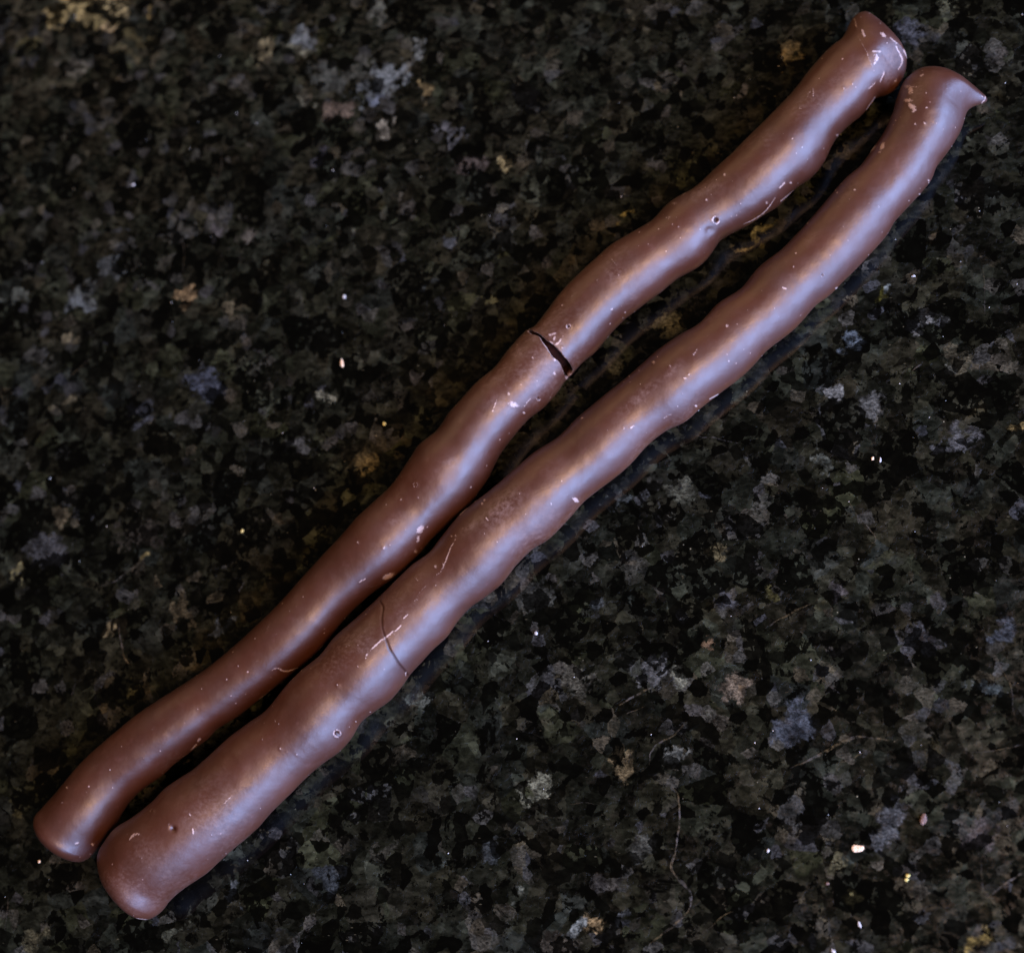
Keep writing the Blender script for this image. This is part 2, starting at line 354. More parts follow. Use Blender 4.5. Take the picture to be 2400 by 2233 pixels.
# (x, y, half length, half width, angle in the photo, colour): the grains one can point to, plus lamp glow painted in two corners
GREY, BLUE, WARM, TAN, GOLD, OLIVE, DK = (0.085, 0.085, 0.08), (0.05, 0.056, 0.085), (0.11, 0.085, 0.055), (0.16, 0.11, 0.06), (0.26, 0.2, 0.09), (0.06, 0.058, 0.035), (0.02, 0.018, 0.02)
BLOBS = [(1720, 1615, 30, 27, 0, (0.14, 0.11, 0.09)), (1525, 1575, 42, 24, -25, (0.09, 0.09, 0.1)), (1588, 1583, 24, 10, 0, (0.13, 0.13, 0.11)), (1350, 1595, 45, 26, 0, (0.055, 0.052, 0.045)),
 (1860, 1700, 48, 44, 40, (0.04, 0.045, 0.062)), (1586, 1770, 20, 20, 0, (0.12, 0.125, 0.125)), (1465, 1785, 22, 28, 0, (0.10, 0.075, 0.045)), (1262, 1850, 30, 22, 10, (0.11, 0.11, 0.09)),
 (2080, 1925, 28, 58, -28, (0.05, 0.052, 0.062)), (2292, 1965, 32, 40, 0, (0.07, 0.06, 0.065)), (1392, 2172, 20, 20, -40, (0.2, 0.14, 0.08)), (1345, 2178, 22, 12, 30, (0.12, 0.13, 0.14)), (1300, 2205, 50, 24, 0, (0.05, 0.043, 0.037)),
 (2320, 1610, 32, 17, 10, (0.045, 0.055, 0.062)), (2155, 1500, 36, 30, 0, (0.04, 0.04, 0.048)), (1998, 2110, 18, 10, 60, (0.16, 0.14, 0.07)), (1965, 2035, 12, 26, -30, (0.06, 0.055, 0.035)), (2285, 2200, 22, 26, 0, (0.18, 0.13, 0.05)),  # last entry: warm glow of the lower right corner painted gold
 (2000, 808, 20, 22, 0, (0.10, 0.12, 0.16)), (2075, 690, 14, 10, 0, (0.16, 0.18, 0.2)), (2062, 703, 14, 14, 0, (0.09, 0.08, 0.02)), (2180, 760, 28, 14, 0, (0.15, 0.15, 0.16)), (2235, 850, 30, 40, 10, (0.055, 0.048, 0.035)), (2225, 875, 18, 14, 0, (0.12, 0.12, 0.11)),
 (1955, 925, 14, 16, 0, (0.14, 0.14, 0.15)), (2042, 945, 34, 26, 20, (0.07, 0.07, 0.075)), (2250, 1030, 40, 24, 10, (0.06, 0.06, 0.07)), (1925, 1075, 18, 22, 30, (0.07, 0.075, 0.07)), (1600, 1150, 22, 34, 0, (0.06, 0.06, 0.05)), (1440, 1170, 26, 22, 0, (0.04, 0.045, 0.05)),
 (1670, 1300, 16, 18, 0, (0.09, 0.075, 0.045)), (1800, 1395, 14, 10, 0, (0.1, 0.09, 0.04)), (1715, 1410, 24, 18, 0, (0.045, 0.045, 0.055)), (1655, 1520, 12, 14, 0, (0.14, 0.09, 0.06)), (1970, 1385, 22, 18, 0, (0.05, 0.045, 0.05)), (2355, 1480, 22, 34, -30, (0.04, 0.045, 0.06)),
 (2385, 1000, 14, 12, 0, (0.18, 0.13, 0.06)), (1455, 990, 1, 1, 0, GREY),
 # upper left: grains, and the corner's warm lamp glow painted as tan patches
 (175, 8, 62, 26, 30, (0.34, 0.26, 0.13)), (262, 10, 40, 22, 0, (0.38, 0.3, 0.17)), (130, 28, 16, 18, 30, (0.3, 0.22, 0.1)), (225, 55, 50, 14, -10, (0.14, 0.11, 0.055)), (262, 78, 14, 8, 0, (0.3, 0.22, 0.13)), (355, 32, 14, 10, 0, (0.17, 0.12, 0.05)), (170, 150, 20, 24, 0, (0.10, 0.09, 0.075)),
 (60, 110, 26, 16, 20, (0.07, 0.06, 0.03)), (330, 95, 30, 14, 10, (0.07, 0.058, 0.03)), (110, 190, 40, 20, 0, (0.035, 0.032, 0.022)), (280, 130, 44, 16, 0, (0.05, 0.043, 0.026)), (40, 30, 30, 22, 0, (0.045, 0.04, 0.028)), (620, 105, 40, 12, 52, (0.15, 0.125, 0.08)), (705, 92, 34, 18, 12, (0.13, 0.14, 0.16)), (695, 122, 30, 12, -12, (0.12, 0.115, 0.09)), (985, 112, 32, 13, 50, (0.15, 0.155, 0.16)), (905, 190, 70, 18, 36, (0.13, 0.14, 0.16)), (880, 215, 20, 16, 30, (0.15, 0.17, 0.24)), (888, 12, 12, 40, 0, (0.1, 0.1, 0.09)),
 (705, 250, 16, 12, 0, (0.15, 0.145, 0.12)), (790, 265, 28, 20, 0, (0.10, 0.075, 0.065)), (1005, 212, 12, 16, 30, (0.18, 0.13, 0.07)), (905, 300, 10, 16, 0, (0.2, 0.18, 0.16)), (1050, 310, 30, 12, -30, (0.10, 0.1, 0.12)), (830, 170, 40, 20, 0, (0.06, 0.06, 0.055)), (770, 190, 44, 30, 0, (0.05, 0.052, 0.05)),
 (760, 370, 16, 24, 0, (0.04, 0.038, 0.05)), (1100, 390, 36, 18, 0, (0.05, 0.04, 0.04)), (1195, 385, 12, 16, 0, (0.2, 0.16, 0.09)), (1180, 490, 14, 12, 0, (0.14, 0.13, 0.11)), (1055, 560, 14, 14, 0, (0.075, 0.08, 0.1)), (815, 545, 9, 28, 10, (0.08, 0.08, 0.065)), (570, 565, 16, 14, 0, (0.09, 0.08, 0.075)),
 (505, 540, 14, 12, 0, (0.10, 0.09, 0.1)), (265, 610, 36, 20, 50, (0.085, 0.09, 0.1)), (190, 690, 30, 22, 30, (0.08, 0.085, 0.09)), (175, 712, 24, 14, 0, (0.11, 0.12, 0.14)), (430, 700, 22, 12, 10, (0.18, 0.12, 0.07)), (545, 715, 18, 24, 0, (0.06, 0.05, 0.035)), (160, 795, 14, 16, 0, (0.12, 0.1, 0.07)), (30, 700, 26, 12, 0, (0.07, 0.075, 0.07)),
 (480, 905, 40, 30, -30, (0.045, 0.05, 0.075)), (620, 940, 20, 44, -5, (0.06, 0.065, 0.05)), (750, 935, 18, 12, -20, (0.14, 0.14, 0.12)), (850, 1075, 18, 28, -15, (0.11, 0.09, 0.055)), (840, 1110, 16, 12, 0, (0.06, 0.055, 0.04)), (150, 950, 30, 14, 30, (0.1, 0.085, 0.06)), (340, 970, 30, 22, 0, (0.04, 0.042, 0.055)),
 (690, 1050, 34, 16, -10, (0.06, 0.062, 0.07)), (1150, 700, 26, 9, 50, (0.07, 0.068, 0.04)), (1190, 560, 20, 30, 0, (0.05, 0.052, 0.05)), (1010, 660, 20, 14, 0, (0.05, 0.055, 0.062)), (1470, 505, 26, 8, 20, (0.2, 0.16, 0.06)), (1540, 390, 18, 16, 0, (0.05, 0.05, 0.055)), (1545, 380, 10, 14, 0, (0.11, 0.11, 0.12)),
 (1845, 125, 22, 30, -40, (0.12, 0.095, 0.055)), (2130, 80, 18, 24, 30, (0.045, 0.048, 0.065)), (2230, 20, 30, 10, 0, (0.07, 0.07, 0.05)), (2340, 130, 20, 14, 0, (0.04, 0.036, 0.035)), (1775, 550, 34, 12, 25, (0.15, 0.13, 0.06)), (1735, 575, 16, 10, 60, (0.12, 0.1, 0.06)), (1570, 760, 30, 26, 0, (0.07, 0.065, 0.045)), (1440, 840, 26, 16, 30, (0.05, 0.05, 0.04)),
 # left and bottom
 (138, 1210, 20, 22, 0, (0.08, 0.065, 0.045)), (120, 1290, 44, 34, 0, (0.042, 0.042, 0.05)), (40, 1345, 6, 20, 0, (0.16, 0.14, 0.08)), (430, 1430, 16, 46, 10, (0.06, 0.05, 0.035)), (345, 1315, 14, 8, 30, (0.15, 0.12, 0.06)), (272, 1465, 18, 16, -30, (0.12, 0.095, 0.06)), (525, 1470, 22, 14, 30, (0.05, 0.065, 0.11)), (335, 1255, 40, 26, 0, (0.035, 0.03, 0.027)), (310, 1620, 12, 18, 0, (0.07, 0.065, 0.035)),
 (545, 2100, 16, 26, 0, (0.06, 0.065, 0.075)), (1000, 1640, 12, 20, 0, (0.07, 0.075, 0.07)), (970, 1640, 16, 20, 0, (0.05, 0.055, 0.05)), (45, 1900, 16, 20, 0, (0.06, 0.055, 0.03)), (90, 2190, 24, 18, 0, (0.05, 0.045, 0.03)), (400, 2190, 34, 16, 10, (0.045, 0.045, 0.035)), (780, 2060, 30, 22, 0, (0.03, 0.034, 0.042)), (900, 1990, 22, 16, 0, (0.035, 0.033, 0.028)), (1150, 1990, 20, 26, 0, (0.03, 0.034, 0.04)),
 (1505, 1985, 34, 30, 0, (0.045, 0.045, 0.043)), (1220, 2085, 16, 14, 0, (0.10, 0.105, 0.095)), (1460, 2145, 14, 10, 30, (0.08, 0.085, 0.1)), (1100, 1420, 30, 22, 0, (0.035, 0.036, 0.04)), (1250, 1390, 40, 24, 0, (0.042, 0.042, 0.04)), (1400, 1430, 20, 14, 0, (0.05, 0.056, 0.065))]
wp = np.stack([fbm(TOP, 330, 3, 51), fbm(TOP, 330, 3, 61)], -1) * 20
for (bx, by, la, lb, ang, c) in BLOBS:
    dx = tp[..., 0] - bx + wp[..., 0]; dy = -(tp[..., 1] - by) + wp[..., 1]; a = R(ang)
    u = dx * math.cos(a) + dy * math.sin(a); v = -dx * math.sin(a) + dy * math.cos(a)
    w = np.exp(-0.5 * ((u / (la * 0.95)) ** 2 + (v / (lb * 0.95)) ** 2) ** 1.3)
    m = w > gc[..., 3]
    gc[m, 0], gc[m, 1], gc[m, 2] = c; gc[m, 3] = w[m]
nx, ny = X.shape
ii = np.arange(nx * ny).reshape(nx, ny)
F = np.stack([ii[:-1, :-1], ii[1:, :-1], ii[1:, 1:], ii[:-1, 1:]], -1).reshape(-1, 4)
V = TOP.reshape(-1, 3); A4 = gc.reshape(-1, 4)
# slab: sides and underside, 3 cm thick
cs = [ii[0, 0], ii[-1, 0], ii[-1, -1], ii[0, -1]]
rim = np.concatenate([ii[:, 0], ii[-1, 1:], ii[:-1, -1][::-1], ii[0, 1:-1][::-1]])
low = V[rim].copy(); low[:, 2] = -0.03
n0 = len(V); V = np.concatenate([V, low]); A4 = np.concatenate([A4, np.zeros((len(low), 4))])
lo = np.arange(n0, n0 + len(rim))
F = np.concatenate([F, np.stack([rim, lo, np.roll(lo, -1), np.roll(rim, -1)], -1)])
counter = mesh_obj('granite_countertop', V, F, M_granite, smooth=False, attrs={'grain': A4})  # attribute holds grain tints and the painted corner glow
counter['kind'] = 'structure'

def ribbon(pts, w, strength, name='mineral_vein', z=0.00003):
    p = spline(pts, 4.0)
    jit = vnoise(np.c_[p, np.zeros(len(p))], 0.09, 7) * 2.2
    jit2 = vnoise(np.c_[p, np.zeros(len(p))], 0.04, 9) * 3.0
    t = np.gradient(p, axis=0); t /= np.linalg.norm(t, axis=1, keepdims=True); nn = np.c_[-t[:, 1], t[:, 0]]
    p = p + nn * (jit + jit2)[:, None] * 0.6
    u = np.linspace(0, 1, len(p)); ww = w * (0.35 + 0.65 * np.sin(np.pi * u) ** 0.6) * (1 + 0.5 * vnoise(np.c_[p, np.zeros(len(p))], 0.06, 3))
    a = unproj(p + nn * ww[:, None] / 2, z); b = unproj(p - nn * ww[:, None] / 2, z)
    V = np.stack([a, b], 1).reshape(-1, 3); k = len(p)
    F = [(2 * i, 2 * i + 1, 2 * i + 3, 2 * i + 2) for i in range(k - 1)]
    st = np.repeat(strength * np.clip(np.sin(np.pi * u) * 3, 0, 1) * (0.75 + 0.5 * vnoise(np.c_[p, np.zeros(len(p))], 0.03, 5)), 2)
    return mesh_obj(name, V, F, M_vein, counter, smooth=False, attrs={'strength': st})
VEINS = [([(1572, 1838), (1590, 1870), (1592, 1930), (1583, 1990), (1574, 2030), (1592, 2060), (1617, 2092), (1612, 2135), (1570, 2175), (1512, 2218)], 6, 0.8),
 ([(1612, 1688), (1580, 1722), (1530, 1752), (1522, 1795)], 4, 0.5), ([(1790, 1473), (1850, 1440), (1905, 1412)], 4, 0.8), ([(1850, 1800), (1910, 1775), (1970, 1740), (2020, 1727), (2088, 1735)], 5, 0.75),
 ([(1950, 1790), (1995, 1778), (2045, 1745)], 3, 0.5), ([(1450, 1655), (1490, 1630), (1530, 1608)], 4, 0.8), ([(1462, 1675), (1512, 1655)], 3, 0.6), ([(1900, 1570), (1950, 1610), (1970, 1625)], 3, 0.5),
 ([(1985, 1170), (2010, 1210), (2052, 1262), (2030, 1280)], 3, 0.45), ([(1640, 2190), (1700, 2145), (1720, 2135)], 3, 0.45), ([(2310, 2110), (2350, 2075), (2400, 2045)], 4, 0.8), ([(2300, 2010), (2305, 2080), (2350, 2140)], 5, 0.4),
 ([(2270, 1765), (2330, 1758), (2400, 1745)], 3, 0.5), ([(280, 1460), (282, 1495), (292, 1540), (310, 1560)], 4, 0.9), ([(262, 1368), (290, 1345), (330, 1320)], 3, 0.6), ([(350, 1600), (370, 1630), (372, 1648)], 3, 0.6),
 ([(425, 560), (432, 600), (425, 640)], 3, 0.4), ([(155, 885), (190, 860), (215, 840)], 2.5, 0.5), ([(180, 1600), (165, 1630)], 3, 0.4), ([(1335, 1885), (1370, 1880), (1395, 1885)], 2.5, 0.4),
 ([(2300, 620), (2308, 665), (2310, 740)], 2.5, 0.4), ([(2130, 880), (2160, 850)], 3, 0.5), ([(1625, 1020), (1680, 1028), (1740, 1040)], 2.5, 0.35), ([(1850, 2115), (1890, 2105), (1920, 2110)], 2, 0.4),
 ([(470, 350), (520, 352), (560, 340)], 3, 0.4), ([(515, 340), (518, 390), (500, 440)], 2.5, 0.35), ([(10, 2180), (18, 2130), (22, 2100)], 2.5, 0.4), ([(2330, 1540), (2370, 1610), (2375, 1660), (2385, 1690)], 3, 0.45)]
for v in VEINS: ribbon(*v)

# ------------------------------------------------------------------ chocolate sticks
NPHI = 150
def build_body(outline, axis, capr, seed, zwob=0.0):
    """outline and axis in photo pixels -> stations x phi grid of real positions"""
    poly = spline(outline, 3.0, True); poly2 = np.roll(poly, -1, axis=0)
    ax = spline(axis, 2.5)
    for it in range(4):
        t = np.gradient(gauss(ax, 10), axis=0); t /= np.linalg.norm(t, axis=1, keepdims=True)
        n = np.stack([-t[:, 1], t[:, 0]], -1)          # image y down: this is the lower right side
        lo_, hi_ = np.full(len(ax), np.nan), np.full(len(ax), np.nan)
        for i in range(len(ax)):
            a = poly - ax[i]; b = poly2 - ax[i]
            sa = a @ t[i]; sb = b @ t[i]
            m = (sa * sb <= 0) & (sa != sb)
            if not m.any(): continue
            f = sa[m] / (sa[m] - sb[m]); lam = (a[m] @ n[i]) * (1 - f) + (b[m] @ n[i]) * f
            lam = lam[np.abs(lam) < 190]
            if len(lam) < 2: continue
            lo_[i], hi_[i] = lam.min(), lam.max()
        ok = ~np.isnan(lo_)
        i0, i1 = np.argmax(ok), len(ok) - np.argmax(ok[::-1])
        if it < 3:
            # move the axis to the middle, leave 70 px at each end as drawn
            mid = (lo_ + hi_) / 2; s = np.arange(len(ax))
            wgt = np.clip(np.minimum(s - i0 - 28, i1 - 28 - s) / 20.0, 0, 1)
            mid = np.where(np.isnan(mid), 0, mid) * wgt
            ax = gauss(ax + n * gauss(mid, 9)[:, None], 6)
    sl = slice(i0, i1); ax, n, t, lo_, hi_ = ax[sl], n[sl], t[sl], lo_[sl], hi_[sl]
    bad = np.isnan(lo_) | np.isnan(hi_); idx = np.arange(len(ax))
    lo_ = np.interp(idx, idx[~bad], lo_[~bad]); hi_ = np.interp(idx, idx[~bad], hi_[~bad])
    N = len(ax); s = np.arange(N) * 2.5
    L = np.where((idx > 6) & (idx < N - 7), gauss(lo_, 2.0), lo_); H = np.where((idx > 6) & (idx < N - 7), gauss(hi_, 2.0), hi_)
    half = (H - L) / 2
    hs = gauss(half, 14); k = 30
    hs[:k] = hs[k]; hs[-k:] = hs[-k - 1]; hs = gauss(hs, 10)
    rz = hs * PXM
    for _ in range(3):
        A = unproj(ax + n * L[:, None], rz); B = unproj(ax + n * H[:, None], rz)
        w = np.linalg.norm(B - A, axis=1) / 2; Cn = (A + B) / 2
        side = (B - A) / (2 * w[:, None] + 1e-12)
        vv = CAMP - Cn; vv /= np.linalg.norm(vv, axis=1, keepdims=True)
        lat = (vv * side).sum(1); up = vv[:, 2]
        cosq = up / np.sqrt(up ** 2 + lat ** 2)
        wr = w * cosq
        r2 = gauss(wr, 14); r2[:k] = r2[k]; r2[-k:] = r2[-k - 1]; rz = gauss(r2, 10)
    side = gauss(side, 6); side[:, 2] = 0; side /= np.linalg.norm(side, axis=1, keepdims=True)
    cap = np.ones(N)
    for d, r_, e1, e2 in ((s + 1.2, capr[0], 2.5, 2.3), (s[-1] - s + 1.2, capr[1], 2.2, 2.2)):
        u = np.clip(d / r_, 0, 1); cap = np.minimum(cap, (1 - (1 - u) ** e1) ** (1 / e2))
    hz = rz * cap * (1 + 0.018 * vnoise(np.c_[s * PXM, np.zeros(N), np.zeros(N)], 60, seed))
    Cn[:, 2] = rz * 0.965
    # the crown of the stick is calmer than its flanks: smooth width and centre there
    e = np.clip(np.minimum(s - 30, s[-1] - 30 - s) / 50, 0, 1)
    Cs = gauss(Cn, 22); ws = gauss(wr, 22)
    off = ((Cs - Cn) * side).sum(1)
    aR, aL = (off + ws - wr) * e, (-off + ws - wr) * e      # how far the calm shape stands out of the real one
    return dict(C=Cn, side=side, w=wr, hz=hz, s=s, t=t, rz=rz, aR=aR, aL=aL)

def grid(bd, seed):
    ph = (np.arange(NPHI) / NPHI) * 2 * math.pi
    c, sn = np.cos(ph), np.sin(ph)
    side = bd['side'][:, None, :]
    P = bd['C'][:, None, :] + side * (bd['w'][:, None] * c[None, :])[..., None]
    dR = (ph + math.pi) % (2 * math.pi) - math.pi; dL = ph - math.pi
    tR = 1 - np.exp(-np.abs((dR + 0.3) / 0.75) ** 2.2); tL = 1 - np.exp(-np.abs((dL + 0.3) / 0.75) ** 2.2)
    P = P + side * (bd['aR'][:, None] * tR * np.maximum(c, 0) - bd['aL'][:, None] * tL * np.maximum(-c, 0))[..., None]
    P[..., 2] = P[..., 2] + bd['hz'][:, None] * sn[None, :]
    Nn = side * c[None, :, None] + np.array([0, 0, 1.0]) * sn[None, :, None]
    d = 0.00009 * fbm(P, 80, 2, seed) + 0.00005 * fbm(P, 380, 2, seed + 5)
    # lengthwise ridges of set chocolate
    q = P.copy(); ang = np.stack([c, sn, np.zeros_like(c)], -1)[None] * 1.0 + np.array([0, 0, 1.0]) * (bd['s'] * PXM * 50)[:, None, None]
    d = d + 0.00010 * vnoise(ang, 1.0, seed + 9)
    P = P + Nn * d[..., None]
    return P, Nn

def clampz(P):
    z = P[..., 2]; P[..., 2] = np.where(z < 0.0004, 0.00004 + 0.00036 * np.clip(z / 0.0004, 0, 1) * (z > 0), z)
    return P

def dseg(p, a, b):
    a, b = np.array(a), np.array(b); ab = b - a
    t = np.clip(((p - a) @ ab) / (ab @ ab + 1e-9), 0, 1)
    return np.linalg.norm(p - (a + t[..., None] * ab), axis=-1)

class Paint:
    def __init__(s, P, Nn):
        s.P, s.N = P, Nn; s.px = proj(P)
        v = CAMP - P; s.vis = (v * Nn).sum(-1) > 0
        s.wear = np.zeros(P.shape[:2]); s.rust = np.zeros(P.shape[:2]); s.bloom = np.zeros(P.shape[:2]); s.disp = np.zeros(P.shape[:2])
        s.lo = s.px.reshape(-1, 2)
    def near(s, pts, r):
        p = np.array(pts); lo, hi = p.min(0) - r, p.max(0) + r
        return s.vis & (s.px[..., 0] > lo[0]) & (s.px[..., 0] < hi[0]) & (s.px[..., 1] > lo[1]) & (s.px[..., 1] < hi[1])
    def line(s, pts, w, a=0.8, disp=0.0, layer='wear', taper=True):
        if len(pts) > 2: pts = spline(pts, 6.0)
        m = s.near(pts, w * 3)
        if not m.any(): return
        q = s.px[m]; d = np.full(len(q), 1e9); k = len(pts) - 1
        for i in range(k):
            ww = 1.0
            if taper: ww = 0.45 + 0.55 * math.sin(math.pi * (i + 0.7) / (k + 0.4))
            d = np.minimum(d, dseg(q, pts[i], pts[i + 1]) / ww)
        f = np.exp(-(d / w) ** 2)
        L = getattr(s, layer); L[m] = np.maximum(L[m], a * f); s.disp[m] += disp * f
    def blob(s, x, y, rx, ry, ang=0, a=0.6, layer='wear', disp=0.0):
        m = s.near([(x, y)], max(rx, ry) * 2.2)
        if not m.any(): return
        q = s.px[m] - np.array([x, y]); q[:, 1] *= -1; c, n_ = math.cos(R(ang)), math.sin(R(ang))
        u = (q[:, 0] * c + q[:, 1] * n_) / rx; v = (-q[:, 0] * n_ + q[:, 1] * c) / ry
        f = np.exp(-(u * u + v * v)); L = getattr(s, layer); L[m] = np.maximum(L[m], a * f); s.disp[m] += disp * f
    def ring(s, x, y, r, a=1.0, hole=True, wd=2.4):
        m = s.near([(x, y)], r * 3)
        if not m.any(): return
        q = s.px[m] - np.array([x, y]); d = np.linalg.norm(q, axis=1)
        f = np.exp(-((d - r * 0.8) / wd) ** 2)
        s.wear[m] = np.maximum(s.wear[m], 0.8 * a * f * np.clip(0.75 + 0.5 * vnoise(s.P[m], 1500, 3), 0, 1)); s.disp[m] += 0.00010 * f
        if hole:
            h = np.exp(-(d / (r * 0.42)) ** 2); s.rust[m] = np.maximum(s.rust[m], 0.85 * h); s.disp[m] -= 0.0006 * h  # shade inside the hole painted dark
    def pit(s, x, y, r, depth=0.0006):
        m = s.near([(x, y)], r * 3)
        d = np.linalg.norm(s.px[m] - np.array([x, y]), axis=1); h = np.exp(-(d / r) ** 2)
        s.disp[m] -= depth * h; s.rust[m] = np.maximum(s.rust[m], 0.6 * np.exp(-(d / (r * 0.6)) ** 2))  # depth of the pit also painted as shade

def faces(n, close0=None, close1=None, off=0):
    i = np.arange(n * NPHI).reshape(n, NPHI) + off; j = np.roll(i, -1, axis=1)
    return np.stack([i[:-1], j[:-1], j[1:], i[1:]], -1).reshape(-1, 4)

def cap_rings(P, at_start):
    """rings shrinking to the middle of the end loop, so that the end is closed"""
    loop = P[0] if at_start else P[-1]; c = loop.mean(0)
    ks = [0.66, 0.33, 0.02]
    rings = [c + (loop - c) * k for k in ks]
    return np.stack(rings[::-1] if at_start else rings)

def finish(pt, name, parent):
    P = pt.P + pt.N * pt.disp[..., None]; P = clampz(P)
    return P

Ltrace = cr(0, 1650, [(268, 860), (330, 790), (480, 620), (640, 430), (820, 270), (1000, 120), (1140, 20)]) + cr(450, 1350, [(0, 785), (200, 640), (400, 470), (550, 330), (700, 180)]) \
  + cr(750, 1000, [(0, 1010), (150, 850), (300, 680), (480, 520), (590, 400), (680, 260), (760, 140), (900, 30)]) \
  + cr(1050, 650, [(0, 1060), (110, 930), (220, 810), (340, 710), (450, 570), (600, 410), (655, 392), (740, 280), (830, 160), (930, 50)]) \
  + cr(1400, 350, [(0, 830), (100, 740), (250, 650), (400, 560), (540, 420), (660, 350), (760, 290), (880, 170), (980, 80)]) \
  + cr(1800, 0, [(0, 900), (170, 730), (330, 520), (450, 390), (560, 300), (620, 180), (670, 115)])
TopA = cr(1800, 0, [(740, 95), (810, 130), (880, 200), (970, 280), (1060, 380), (1090, 450), (1085, 540), (1050, 620), (1000, 680), (930, 718), (860, 730), (820, 790), (740, 880), (640, 960), (540, 1060), (470, 1200)])
Rtrace = cr(1400, 350, [(1780, 70), (1680, 200), (1540, 300), (1430, 420), (1320, 490), (1180, 580), (1040, 650), (960, 700), (880, 820), (780, 910), (620, 1000), (490, 1110), (350, 1210), (230, 1300), (120, 1410)]) \
  + cr(1050, 650, [(1150, 570), (1050, 650), (975, 730), (915, 795), (840, 900), (740, 1010), (620, 1100), (500, 1240), (400, 1380), (300, 1570), (170, 1750)]) \
  + cr(750, 1000, [(1000, 740), (850, 880), (760, 990), (600, 1150), (400, 1290), (200, 1475)]) \
  + cr(450, 1350, [(1050, 500), (940, 620), (800, 740), (620, 880), (500, 970), (330, 1105), (180, 1195)]) \
  + cr(0, 1650, [(1600, 280), (1470, 375), (1330, 480), (1250, 562), (1130, 645), (1025, 735), (940, 850), (870, 990), (765, 1120), (680, 1205), (600, 1230), (500, 1190), (400, 1115), (300, 990)])
OUT_A = Ltrace + TopA + Rtrace
AX_A = [(95, 2040), (160, 1945), (245, 1828), (395, 1709), (556, 1592), (715, 1452), (848, 1316), (991, 1172), (1110, 1020), (1253, 864), (1350, 760), (1480, 637), (1645, 509), (1778, 413), (1907, 271), (1998, 166), (2060, 88), (2110, 25)]

OUT_B = cr(0, 1650, [(770, 1130), (830, 1030), (900, 940), (1030, 860), (1180, 740), (1300, 620)]) \
  + cr(450, 1350, [(0, 1490), (120, 1390), (300, 1230), (450, 1120), (590, 1020), (720, 850), (850, 720), (1000, 600), (1100, 470), (1250, 340), (1400, 210), (1500, 110)]) \
  + cr(750, 1000, [(700, 1080), (850, 970), (950, 840), (1070, 690), (1200, 580), (1350, 460), (1500, 330), (1650, 200), (1800, 110)]) \
  + cr(1050, 650, [(870, 1220), (1000, 1090), (1120, 990), (1250, 880), (1400, 760), (1530, 640), (1650, 540), (1800, 440)]) \
  + cr(1400, 350, [(780, 1350), (920, 1200), (1100, 1080), (1230, 920), (1400, 790), (1550, 640), (1650, 530)]) \
  + cr(1800, 0, [(450, 1540), (570, 1400), (700, 1290), (790, 1170), (880, 1050), (950, 900), (990, 770), (1030, 670), (1090, 600), (1150, 557), (1250, 545), (1380, 562), (1490, 612), (1565, 660), (1600, 720), (1575, 790), (1548, 850), (1530, 920), (1490, 1020), (1410, 1150), (1320, 1270), (1280, 1370), (1200, 1480), (1080, 1610), (1000, 1700), (900, 1850)]) \
  + cr(1400, 350, [(1850, 1080), (1700, 1200), (1600, 1320), (1480, 1430), (1330, 1540), (1240, 1640), (1130, 1750)]) \
  + cr(1400, 800, [(920, 425), (800, 520), (690, 620), (540, 690), (400, 800), (290, 920), (170, 1030)]) \
  + cr(1050, 650, [(1080, 1710), (950, 1850)]) \
  + cr(750, 1000, [(1870, 770), (1760, 880), (1640, 950), (1520, 1070), (1410, 1210), (1290, 1310), (1160, 1400), (1070, 1500), (980, 1630), (860, 1740)]) \
  + cr(450, 1350, [(1690, 760), (1630, 850), (1530, 970), (1400, 1060), (1300, 1140), (1230, 1260), (1130, 1370), (1000, 1460), (880, 1560), (740, 1700), (600, 1840)]) \
  + cr(0, 1650, [(1980, 970), (1830, 1100), (1700, 1210), (1570, 1330), (1420, 1430), (1310, 1530), (1250, 1610), (1180, 1660), (1110, 1672), (1040, 1640), (970, 1570), (880, 1460), (810, 1350), (770, 1230)])
AX_B = [(235, 2150), (300, 2062), (366, 1990), (436, 1945), (566, 1835), (651, 1755), (775, 1632), (895, 1516), (1018, 1390), (1142, 1266), (1260, 1166), (1403, 1045), (1520, 945), (1637, 855), (1768, 747), (1915, 610), (2039, 470), (2133, 352), (2180, 262), (2203, 200), (2218, 130)]

def thing(name, loc, label, cat, group=None):
    e = bpy.data.objects.new(name, None); C.objects.link(e); e.location = loc; e.empty_display_size = 0.01
    e['label'] = label; e['category'] = cat
    if group: e['group'] = group
    return e
def child(ob, root):
    ob.parent = root; ob.matrix_parent_inverse = Matrix.Translation(-Vector(root.location))

rng = np.random.default_rng(4)
def specks(pt, n, seed):
    r_ = np.random.default_rng(seed); ok = np.argwhere(pt.vis)
    for i in range(n):
        a = ok[r_.integers(len(ok))]; x, y = pt.px[a[0], a[1]]
        pt.blob(x, y, r_.uniform(1.4, 2.8), r_.uniform(1.3, 2.2), r_.uniform(0, 180), r_.uniform(0.45, 0.95), disp=0.00003)

# ---- left stick (broken in the middle)
bA = build_body(OUT_A, AX_A, (34, 100), 11)
PA, NA = grid(bA, 21)
